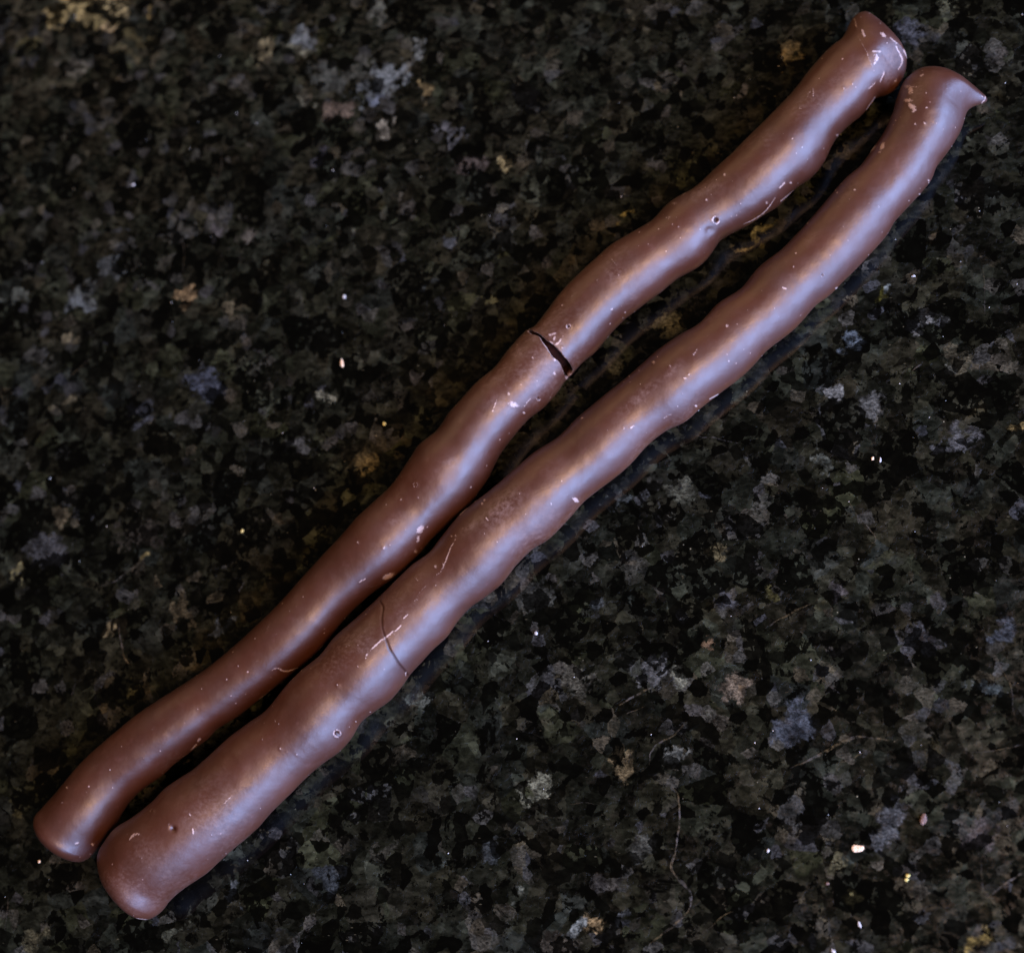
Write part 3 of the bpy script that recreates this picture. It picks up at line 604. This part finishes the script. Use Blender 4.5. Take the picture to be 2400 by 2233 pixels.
# crack edges
up_px = cr(1180, 720, [(600, 480), (680, 535), (780, 565), (860, 650), (980, 755), (1100, 860), (1200, 960), (1250, 1045), (1330, 1110), (1400, 1210), (1450, 1310), (1482, 1380), (1470, 1450), (1390, 1510)], 9.036)
lo_px = cr(1180, 720, [(510, 475), (560, 545), (670, 578), (760, 625), (850, 760), (960, 900), (1060, 1040), (1150, 1110), (1225, 1200), (1265, 1300), (1305, 1400), (1330, 1480), (1345, 1550)], 9.036)
pxA = proj(PA); visA = ((CAMP - PA) * NA).sum(-1) > 0
def cut_curve(pts):
    got = []
    for p in spline(pts, 3.0):
        d = np.linalg.norm(pxA - p, axis=-1) + (~visA) * 1e3
        i, j = np.unravel_index(np.argmin(d), d.shape); got.append((j, i))
    js = np.array([a[0] for a in got]); is_ = np.array([a[1] for a in got], float)
    js = np.where(js > NPHI * 0.75, js - NPHI, js)     # lower right flank wraps below zero
    o = np.argsort(js); js, is_ = js[o], is_[o]
    uj = np.unique(js); ui = np.array([is_[js == j].mean() for j in uj])
    allj = np.arange(uj[0], uj[0] + NPHI)
    xp = np.concatenate([uj, [uj[0] + NPHI]]); fp = np.concatenate([ui, [ui[0]]])
    v = np.interp(allj, xp, fp); cur = np.zeros(NPHI); cur[allj % NPHI] = v
    return cur
cu, cl_ = cut_curve(up_px), cut_curve(lo_px)
def csm(a, s_):
    k = np.exp(-0.5 * (np.arange(-9, 10) / s_) ** 2); k /= k.sum()
    return np.convolve(np.concatenate([a[-9:], a, a[:9]]), k, 'valid')
cu, cl_ = csm(cu, 1.6), csm(cl_, 1.6)
# under the stick the two halves still touch
hid = ~visA[int(cu.mean())]
mid_ = (cu + cl_) / 2
gap = np.maximum(cu - cl_, 1.0) * 1.3
gap = np.where(hid, 1.2, gap); cu = mid_ + gap / 2; cl_ = mid_ - gap / 2

def sample(Arr, idxf):
    """Arr[N, NPHI, 3] at fractional station per phi; idxf [M, NPHI]"""
    N = Arr.shape[0]; f = np.clip(idxf, 0, N - 1.001); i = np.floor(f).astype(int); w = (f - i)[..., None]
    j = np.arange(NPHI)[None, :]
    return Arr[i, j] * (1 - w) + Arr[i + 1, j] * w
Ns = len(PA)
K = 40
i_lo = int(cl_.min()) - K; i_hi = int(cu.max()) + K
idx_low = np.concatenate([np.repeat(np.arange(0, i_lo)[:, None], NPHI, 1), i_lo + (cl_ - i_lo)[None, :] * np.linspace(0, 1, K + 16)[:, None]])
idx_up = np.concatenate([cu[None, :] + (i_hi - cu)[None, :] * np.linspace(0, 1, K + 16)[:, None], np.repeat(np.arange(i_hi + 1, Ns)[:, None], NPHI, 1)])

def paint_A(pt):
    W = [(cr(1800, 0, [(700, 290), (760, 400), (800, 500), (830, 570)]), 2.6, .48), (cr(1800, 0, [(810, 400), (870, 400)]), 3, .8), (cr(1800, 0, [(820, 470), (850, 430), (815, 430)]), 2.6, .8), (cr(1800, 0, [(820, 500), (855, 450)]), 3, .8),
         (cr(1800, 0, [(900, 560), (870, 630)]), 2.4, .8), (cr(1800, 0, [(990, 360), (1040, 470), (1010, 540)]), 3.5, .75), (cr(1800, 0, [(1050, 390), (1085, 460)]), 3, .8), (cr(1800, 0, [(780, 690), (830, 640)]), 3, .6), (cr(1800, 0, [(940, 290), (1000, 340)]), 2.4, .7),
         (cr(1800, 0, [(350, 690), (350, 750)]), 2.4, .6), (cr(1800, 0, [(295, 770), (330, 700)]), 2, .5), (cr(1800, 0, [(670, 150), (685, 210)]), 4, .55), (cr(1800, 0, [(730, 240), (745, 280)]), 4, .8), (cr(1800, 0, [(760, 850), (830, 750)]), 1.8, .7),
         (cr(1400, 350, [(1130, 578), (1200, 550), (1300, 480), (1380, 370)]), 2.2, .75), (cr(1400, 350, [(1410, 300), (1450, 260)]), 2.6, .8), (cr(1400, 350, [(1420, 400), (1520, 320)]), 2, .8),
         (cr(1400, 350, [(110, 850), (150, 900)]), 1.8, .55), (cr(1050, 650, [(345, 1040), (378, 950)]), 1.5, .9), (cr(1050, 650, [(590, 1000), (610, 970), (640, 935)]), 1.6, .8), 
         (cr(450, 1350, [(620, 730), (660, 710), (720, 735), (820, 710)]), 3.0, .7), (cr(450, 1350, [(1300, 45), (1340, 20)]), 2, .9), (cr(450, 1350, [(525, 945), (600, 900)]), 3, .6), (cr(450, 1350, [(570, 440), (600, 370)]), 2, .4),
         (cr(450, 1350, [(980, 570), (1030, 520)]), 2.2, .6), (cr(750, 1000, [(350, 1240), (430, 1230), (470, 1210)]), 1.6, .5), (cr(0, 1650, [(1480, 350), (1520, 310)]), 2.2, .8)]
    for p, w, a in W: pt.line(p, w, a, 0.00004)
    for (x, y, rx, ry, an, a) in [(1289, 785, 5, 3.5, 0, .95), (1298, 782, 7, 3.2, 12, 1), (1299, 793, 3.2, 7, -20, .95), (1293, 804, 7, 3.4, -35, 1), (1306, 805, 7, 3.2, 35, 1), (1313, 798, 2.8, 7, -40, .9), (1241, 777, 8, 4, 0, .8), (1250, 776, 7, 3, -20, .7), (1334, 884, 7, 3, 30, .7), (985, 1240, 13, 8, 50, .95), (980, 1262, 5, 12, -10, .8), (974, 1292, 6, 6, 0, .65), (910, 1350, 18, 8, 25, .9), (180, 1975, 8, 4, 30, .75), (217, 1978, 5, 5, 0, .75), (211, 2000, 4, 3, 0, .6),
             (1203, 948, 16, 8, -20, .78), (1192, 923, 5, 5, 0, .7), (1228, 967, 4, 3, -30, 1), (1185, 903, 3, 3, 0, .6), (2070, 82, 9, 5, -35, .95), (2022, 75, 5, 8, 0, .7), (1875, 252, 5, 6, 0, .55), (1580, 477, 12, 5, 10, .5), (1604, 455, 10, 4, 35, .5), (2098, 190, 8, 6, 50, .6), (147, 1880, 7, 3, 30, .5), (466, 1733, 7, 4, 45, .8), (1340, 694, 6, 2, 45, .6)]:
        pt.blob(x, y, rx, ry, an, a, disp=0.00006)
    for (x, y, rx, ry, an, a) in [(1210, 825, 20, 14, -10, .9), (1180, 950, 40, 20, 0, .5), (1320, 690, 18, 8, 50, .6), (1650, 445, 50, 18, 20, .55), (1440, 640, 30, 24, -30, .5), (1055, 1085, 18, 14, 0, .5), (2090, 130, 24, 40, -30, .45), (1250, 790, 16, 10, 0, .5), (930, 1220, 30, 14, 30, .35), (1290, 900, 40, 20, 0, .3)]:
        pt.blob(x, y, rx, ry, an, a, 'bloom')
    pt.ring(1678, 516, 10, 1.0, True, 2.8); pt.ring(1332, 765, 6, 1, True, 2.0); pt.ring(1262, 935, 5.5, .85, True, 2.0); pt.ring(974, 1136, 7, .85, False, 1.4)
    pt.blob(1663, 540, 11, 9, 0, 0.0, disp=-0.0004)
    for x, y, r_ in [(940, 1171, 3.2), (839, 1271, 3.5), (900, 1283, 4.5), (1299, 875, 5), (1300, 843, 5), (1249, 839, 3.5), (1962, 317, 4), (1998, 197, 3), (1977, 208, 3), (1698, 410, 4), (1656, 469, 3), (1567, 510, 8), (1590, 532, 3), (1434, 725, 3.5), (1465, 732, 3), (1318, 716, 3), (157, 1845, 3.5), (1103, 1142, 3.5), (1176, 1076, 2.5), (1186, 970, 2), (1880, 345, 2.8), (1318, 815, 3), (1402, 657, 8), (1853, 428, 4), (1797, 475, 4)]:
        pt.blob(x, y, r_, r_, 0, 0.8 if r_ < 6 else .4, disp=0.00008)
    specks(pt, 70, 5)

stickA = thing('chocolate_stick', unproj(np.array([1150.0, 1000.0])), 'thinner chocolate-coated stick on the left, snapped open at its middle with a dark gap', 'chocolate stick', 'chocolate-coated sticks side by side on the granite')
AXC = bA['C']
def half(idxf, cut_end, seed):
    P = sample(PA, idxf); Nn = sample(NA, idxf)
    pt = Paint(P, Nn); paint_A(pt)
    # pale, slightly frayed rim at the break
    M = len(P); dist = (np.arange(M) if cut_end == 0 else (M - 1 - np.arange(M))) * 1.8
    rimf = np.exp(-(dist / 2.0) ** 2)[:, None] * np.clip(0.6 + 0.35 * vnoise(P, 900, seed), 0, 1)
    pt.wear = np.maximum(pt.wear, rimf * 0.75)
    P = P + Nn * pt.disp[..., None]
    wear, rust, bloom = pt.wear, pt.rust, pt.bloom
    P = clampz(P)
    # break face: in over the wall, then back along the hollow
    e = 0 if cut_end == 0 else -1; loop = P[e]; iloop = idxf[e]
    cen = np.stack([np.interp(iloop, np.arange(Ns), AXC[:, k]) for k in range(3)], -1)
    tan = np.stack([np.interp(iloop, np.arange(Ns), np.gradient(AXC[:, k])) for k in range(3)], -1); tan /= np.linalg.norm(tan, axis=1, keepdims=True)
    inward = -tan if cut_end != 0 else tan
    r = loop - cen; rl = np.linalg.norm(r, axis=1, keepdims=True); rn = r / rl
    wall = 0.0009 + 0.0003 * vnoise(loop, 500, seed)[:, None]
    jag = 0.00008 * vnoise(loop, 1400, seed + 3)[:, None]
    rings = [loop - rn * wall * 0.25 - inward * (0.0001 + jag), loop - rn * wall + inward * 0.0002, loop - rn * wall * 1.3 + inward * 0.0015, loop - rn * wall * 1.9 + inward * 0.0035]
    rings = np.stack(rings); rings[..., 2] = np.maximum(rings[..., 2], 0.0003)
    rw = np.stack([np.full(NPHI, .75), np.full(NPHI, .3), np.zeros(NPHI), np.zeros(NPHI)])
    other = cap_rings(P, cut_end != 0)
    z3 = np.zeros((3, NPHI)); z4 = np.zeros((4, NPHI))
    if cut_end == 0:
        G = np.concatenate([rings[::-1], P, other]); wear = np.concatenate([rw[::-1], wear, z3]); rust = np.concatenate([z4, rust, z3]); bloom = np.concatenate([z4, bloom, z3])
    else:
        G = np.concatenate([other, P, rings]); wear = np.concatenate([z3, wear, rw]); rust = np.concatenate([z3, rust, z4]); bloom = np.concatenate([z3, bloom, z4])
    ob = mesh_obj('chocolate_coating', G, faces(len(G)), M_choc, attrs={'wear': wear.ravel(), 'rust': rust.ravel(), 'bloom': bloom.ravel()})
    child(ob, stickA); return ob
lowA = half(idx_low, 1, 31); lowA['label'] = 'lower half of the coating, below the break'
upA = half(idx_up, 0, 41); upA['label'] = 'upper half of the coating, above the break'
# dark filling across the gap
ic = int(mid_.mean()); rngi = np.arange(ic - 70, ic + 70, 3)
fv = []
for q, i in enumerate(rngi):
    rr = bA['rz'][i] * 0.66 * min(1, (q + 0.3) / 2, (len(rngi) - 1 - q + 0.3) / 2)
    a = np.arange(40) / 40 * 2 * math.pi
    p = AXC[i] + bA['side'][i] * (rr * np.cos(a))[:, None]; p[:, 2] += rr * np.sin(a)
    fv.append(p + (p - AXC[i]) * (0.06 * vnoise(p, 500, 3))[:, None])
fv = np.array(fv); i_ = np.arange(fv.shape[0] * 40).reshape(-1, 40); j_ = np.roll(i_, -1, 1)
fill = mesh_obj('filling', fv, np.stack([i_[:-1], j_[:-1], j_[1:], i_[1:]], -1).reshape(-1, 4), M_fill); child(fill, stickA)
fill['label'] = 'dark filling seen inside the break'

# ---- right stick (hairline crack, hooked tip)
bB = build_body(OUT_B, AX_B, (62, 80), 13)
PB, NB = grid(bB, 55)
# hooked drip at the upper right tip
tip_px = np.array([2308.0, 230.0]); root_px = np.array([2276.0, 222.0])
tipw, rootw = unproj(tip_px, 0.0062), unproj(root_px, 0.0066)
d3 = PB - rootw; dirn = (tipw - rootw); ln = np.linalg.norm(dirn); dirn /= ln
# smooth pull of the nearby flank towards the tip
axial = d3 @ dirn; perp = np.linalg.norm(d3 - axial[..., None] * dirn, axis=-1)
wgt = np.exp(-(perp / 0.0021) ** 2) * (axial > -0.0045) * np.clip((axial + 0.0045) / 0.003, 0, 1)
PB = PB + dirn * (wgt * ln * 1.05)[..., None] + np.array([0, 0, -0.0006]) * wgt[..., None]

def paint_B(pt):
    crack = [(890, 1407), (898, 1424), (895, 1448), (897, 1475), (904, 1496), (913, 1521), (929, 1545), (939, 1560), (947, 1568), (957, 1582)]
    pt.line(crack[:6], 1.8, .65, -0.0002, 'rust', False); pt.line(crack[5:], 1.8, .85, -0.00022, 'rust', False)
    pt.line([(x + 3.5, y - 2) for x, y in crack[:5]], 1.6, .4, 0.00005, 'bloom', False)
    pt.blob(952, 1577, 4, 3, 0, .9)
    Ls = [(cr(450, 1350, [(1345, 640), (1360, 590), (1440, 520), (1530, 450), (1600, 400), (1635, 350)]), 2.6, .95), (cr(450, 1350, [(1640, 330), (1668, 295)]), 2.2, .9), (cr(450, 1350, [(1210, 580), (1340, 590)]), 1.6, .45), (cr(450, 1350, [(1180, 550), (1225, 535)]), 3, .5),
          (cr(750, 1000, [(1050, 870), (1010, 940), (985, 1010), (945, 1110)]), 2.0, .9), (cr(750, 1000, [(945, 1050), (960, 1075), (935, 1120)]), 2.4, .6), (cr(750, 1000, [(735, 1165), (760, 1190)]), 2.4, .6), (cr(750, 1000, [(820, 1230), (770, 1290), (730, 1350)]), 2.4, .48), (cr(750, 1000, [(925, 1130), (880, 1170)]), 2.4, .5),
          (cr(750, 1000, [(1285, 700), (1300, 725)]), 1.8, .9), (cr(750, 1000, [(1785, 590), (1795, 608)]), 1.5, .9), (cr(750, 1000, [(1085, 680), (1140, 625)]), 2.2, .8),
          (cr(1050, 650, [(1415, 1165), (1440, 1152)]), 2.2, 1), (cr(1050, 650, [(1900, 600), (1925, 560)]), 3.0, .6), (cr(1400, 350, [(1435, 1070), (1460, 1080)]), 2.6, .95), (cr(1400, 800, [(510, 600), (575, 560)]), 2, .6), (cr(1400, 800, [(870, 445), (935, 410)]), 2.0, .9),
          (cr(1800, 0, [(1180, 590), (1200, 580)]), 3, .7), (cr(1800, 0, [(1070, 685), (1150, 675)]), 3, .5),
          (cr(1800, 0, [(1655, 800), (1685, 760), (1675, 720)]), 2, .8), (cr(0, 1650, [(1735, 765), (1790, 710)]), 3.2, .55), (cr(0, 1650, [(1005, 1045), (1040, 1005), (1080, 1005)]), 3.4, .9), (cr(0, 1650, [(1040, 1100), (1090, 1200)]), 1.6, .35), (cr(0, 1650, [(1465, 845), (1478, 860)]), 2, .9), (cr(0, 1650, [(1492, 965), (1498, 1000)]), 2.6, .9), (cr(0, 1650, [(1055, 1655), (1150, 1668)]), 1.8, .7), (cr(0, 1650, [(1720, 470), (1745, 510)]), 1.6, .4)]
    for p, w, a in Ls: pt.line(p, w, a, 0.00004)
    for (x, y, rx, ry, an, a) in [(2134, 212, 7, 13, -10, .8), (2128, 236, 13, 6, 0, .78), (2137, 250, 13, 7, -35, .9), (2143, 259, 8, 4, 50, .95), (2128, 203, 12, 5, 0, .65), (2044, 350, 14, 4.5, 42, .92), (2068, 343, 6, 12, -25, .88), (2062, 357, 5, 3, 0, .7), (1349, 1171, 9, 5, -35, 1.15), (352, 1990, 3, 3, 0, .6), (1330, 1160, 6, 2, 30, .4)]: pt.blob(x, y, rx, ry, an, a, disp=0.00006)
    for (x, y, rx, ry, an, a) in [(1175, 1190, 60, 30, 45, .75), (1100, 1235, 24, 10, 40, .7), (1500, 930, 60, 14, 42, .6), (1575, 870, 30, 10, 42, .5), (1660, 745, 30, 12, 30, .5), (340, 2000, 34, 50, 0, .28), (1990, 445, 40, 12, 45, .3), (1900, 560, 30, 14, 40, .3), (730, 1740, 24, 10, 50, .2), (390, 2050, 30, 40, 0, .25)]:
        pt.blob(x, y, rx, ry, an, a, 'bloom')
    pt.ring(790, 1718, 10, 1, True, 2.8); pt.ring(1927, 645, 4.5, .85, True, 1.6); pt.ring(357, 1900, 5.5, .9, False, 1.5); pt.ring(792, 1606, 4.5, .6, False, 1.6); pt.ring(1569, 1010-150, 4, .5, False, 1.6)
    pt.pit(405, 1941, 6, 0.0009); pt.blob(395, 1932, 7, 4, 30, .45); pt.blob(456, 1909, 5, 4, 0, .5)
    for x, y, r_ in [(658, 1755, 3.5), (696, 1768, 2.5), (673, 1762, 2), (615, 1732, 2), (838, 1561, 3), (1068, 1256, 3.5), (1058, 1256, 3), (1130, 1180, 4), (1113, 1174, 4), (1135, 1172, 3.5), (1532, 849, 5), (1570, 858, 3), (1605, 887, 4.5), (1615, 878, 3.5), (1704, 764, 5), (1865, 594, 3), (1860, 625, 3), (1962, 452, 3), (2167, 289, 4), (2172, 253, 3), (2145, 291, 3.5), (1364, 980, 3.5), (1462, 1003, 3.5), (1631, 951, 4), (1708, 846, 3), (1021, 1328, 4.5), (1960, 675, 4), (1630, 640, 3), (2176, 423, 3.5), (2155, 455, 3), (1893, 524, 2.5), (2059, 485, 3), (2003, 445, 3.5)]:
        pt.blob(x, y, r_, r_, 0, 0.8, disp=0.00008)
    specks(pt, 110, 15)
pt = Paint(PB, NB); paint_B(pt)
P = clampz(PB + NB * pt.disp[..., None])
stickB = thing('chocolate_stick', unproj(np.array([1230.0, 1200.0])), 'thicker chocolate-coated stick on the right, whole, with a hairline crack and a hooked upper tip', 'chocolate stick', 'chocolate-coated sticks side by side on the granite')
G = np.concatenate([cap_rings(P, True), P, cap_rings(P, False)]); z3 = np.zeros((3, NPHI))
obB = mesh_obj('chocolate_coating', G, faces(len(G)), M_choc, attrs={k: np.concatenate([z3, getattr(pt, k), z3]).ravel() for k in ('wear', 'rust', 'bloom')})
child(obB, stickB)

# ------------------------------------------------------------------ crumbs
def crumb(name, px, lx, ly, ang, mat, label, hz=0.0005, seed=1, cat='crumb', group=None):
    """an irregular faceted grain lying on the counter; sizes in photo pixels"""
    c = unproj(np.array(px, float)); V = []; Fs = []
    nu, nv = 9, 5; r_ = np.random.default_rng(seed); rad = 1 + r_.uniform(-0.22, 0.22, nu)
    for k in range(nv):
        th = -0.9 + k / (nv - 1) * (math.pi / 2 + 0.9 - 0.15)
        for j in range(nu):
            a = j / nu * 2 * math.pi; q = rad[j] * (1 + r_.uniform(-0.06, 0.06))
            x = math.cos(a) * math.cos(th) * lx * PXM * q; y = math.sin(a) * math.cos(th) * ly * PXM * q
            V.append((x, y, hz * 0.5 * (1 + math.sin(th) * (1 + r_.uniform(-0.12, 0.12)))))
    for k in range(nv - 1):
        for j in range(nu):
            Fs.append((k * nu + j, k * nu + (j + 1) % nu, (k + 1) * nu + (j + 1) % nu, (k + 1) * nu + j))
    Fs.append(tuple(range(nu))[::-1]); Fs.append(tuple((nv - 1) * nu + j for j in range(nu)))
    V = np.array(V); V[:, 2] -= V[:, 2].min()
    ob = mesh_obj(name, V, Fs, mat, smooth=False)
    ob.location = (c[0], c[1], 0.0); ob.rotation_euler = (0, 0, R(ang))
    ob['label'] = label; ob['category'] = cat
    ob['group'] = group or 'crumbs scattered on the granite'
    return ob
crumb('crumb', (2010, 1988), 14, 7.5, 0, M_peach, 'largest crumb, a flat peach-coloured chip at the lower right of the counter', 0.0006, 1)
crumb('crumb', (803, 853), 4.5, 13, 12, M_peach, 'rod-shaped pinkish crumb on the granite left of the broken stick', 0.0009, 2)
crumb('crumb', (808, 697), 5, 5.5, 0, M_white, 'small round cream crumb directly above the rod-shaped pinkish crumb', 0.0008, 3)
crumb('crumb', (901, 994), 4, 5, 30, M_yellow, 'tiny yellow crumb on the granite beside the upper left edge of the broken stick', 0.0006, 4)
crumb('crumb', (568, 1245), 3.5, 5.5, -20, M_yellow, 'tiny yellow crescent crumb on dark granite left of the sticks', 0.0005, 5)
crumb('crumb', (1257, 1484), 4, 5, 0, M_white, 'bright white crumb on dark granite right of the hairline crack', 0.0007, 6)
crumb('crumb', (2014, 2166), 3.2, 6.5, 20, M_white, 'slender white crumb below the large peach chip, near the bottom edge', 0.0006, 7)
crumb('crumb', (2128, 2052), 5, 4, 0, M_yellow, 'upper one of two golden crumbs touching near the lower right corner', 0.0006, 8)
crumb('crumb', (2125, 2061), 4.5, 3.6, 0, M_yellow, 'lower one of two golden crumbs touching near the lower right corner', 0.0006, 9)
crumb('crumb', (1953, 2229), 4, 6, 35, M_white, 'white crumb cut by the bottom edge of the picture', 0.0005, 10)
crumb('crumb', (2141, 648), 5, 2.8, 0, M_white, 'white sliver of a crumb on the granite right of the thicker stick', 0.0005, 11)
crumb('crumb', (2045, 1075), 3.5, 4.5, 0, M_peach, 'tiny orange crumb beside a white fleck, right of the thicker stick', 0.0005, 12)
crumb('crumb', (2063, 1079), 2.4, 6, 0, M_white, 'upright white fleck right next to a tiny orange crumb', 0.0005, 13)
crumb('crumb', (2164, 1920), 7, 12, -15, M_brown, 'brown elongated crumb with a pale tip on a black patch of granite', 0.0008, 14)
crumb('crumb', (1800, 1993), 3.5, 4, 0, M_white, 'small white crumb on the granite left of the large peach chip', 0.0005, 15)
crumb('crumb', (93, 2018), 3.5, 4, 0, M_peach, 'tiny orange crumb on the granite below the lower end of the broken stick', 0.0005, 16)
crumb('crumb', (1939, 2070), 4.5, 3.5, 20, M_brown, 'dull grey-brown crumb below and left of the large peach chip', 0.0005, 17)
crumb('crumb', (313, 434), 5, 3, 10, M_white, 'small grey-white crumb in the upper left of the counter', 0.0005, 18)

# sparkle of quartz in the granite, built as countless pale specks, one object
r_ = np.random.default_rng(77); V = []; F = []
for k in range(120):
    px = (r_.uniform(-40, 2440), r_.uniform(-40, 2280)); c = unproj(np.array(px)); s_ = r_.uniform(0.4, 1.0) ** 2 * 0.00022
    a0 = r_.uniform(0, 6.28); el = r_.uniform(0.5, 1)
    b0 = len(V)
    for j in range(5):
        a = a0 + j / 5 * 6.283; x, y = math.cos(a) * s_, math.sin(a) * s_ * el
        V.append((c[0] + x * math.cos(a0) - y * math.sin(a0), c[1] + x * math.sin(a0) + y * math.cos(a0), 0.00005))
    V.append((c[0], c[1], 0.00005 + s_ * 0.8))
    for j in range(5): F.append((b0 + j, b0 + (j + 1) % 5, b0 + 5))
glint_specks = mesh_obj('glint_specks', V, F, M_white, smooth=False); glint_specks['kind'] = 'stuff'; glint_specks['label'] = 'fine pale specks standing in for quartz glints over the dark granite'; glint_specks['category'] = 'glint_specks'
print('tris', sum(len(o.data.polygons) * 2 for o in bpy.data.objects if o.type == 'MESH'))
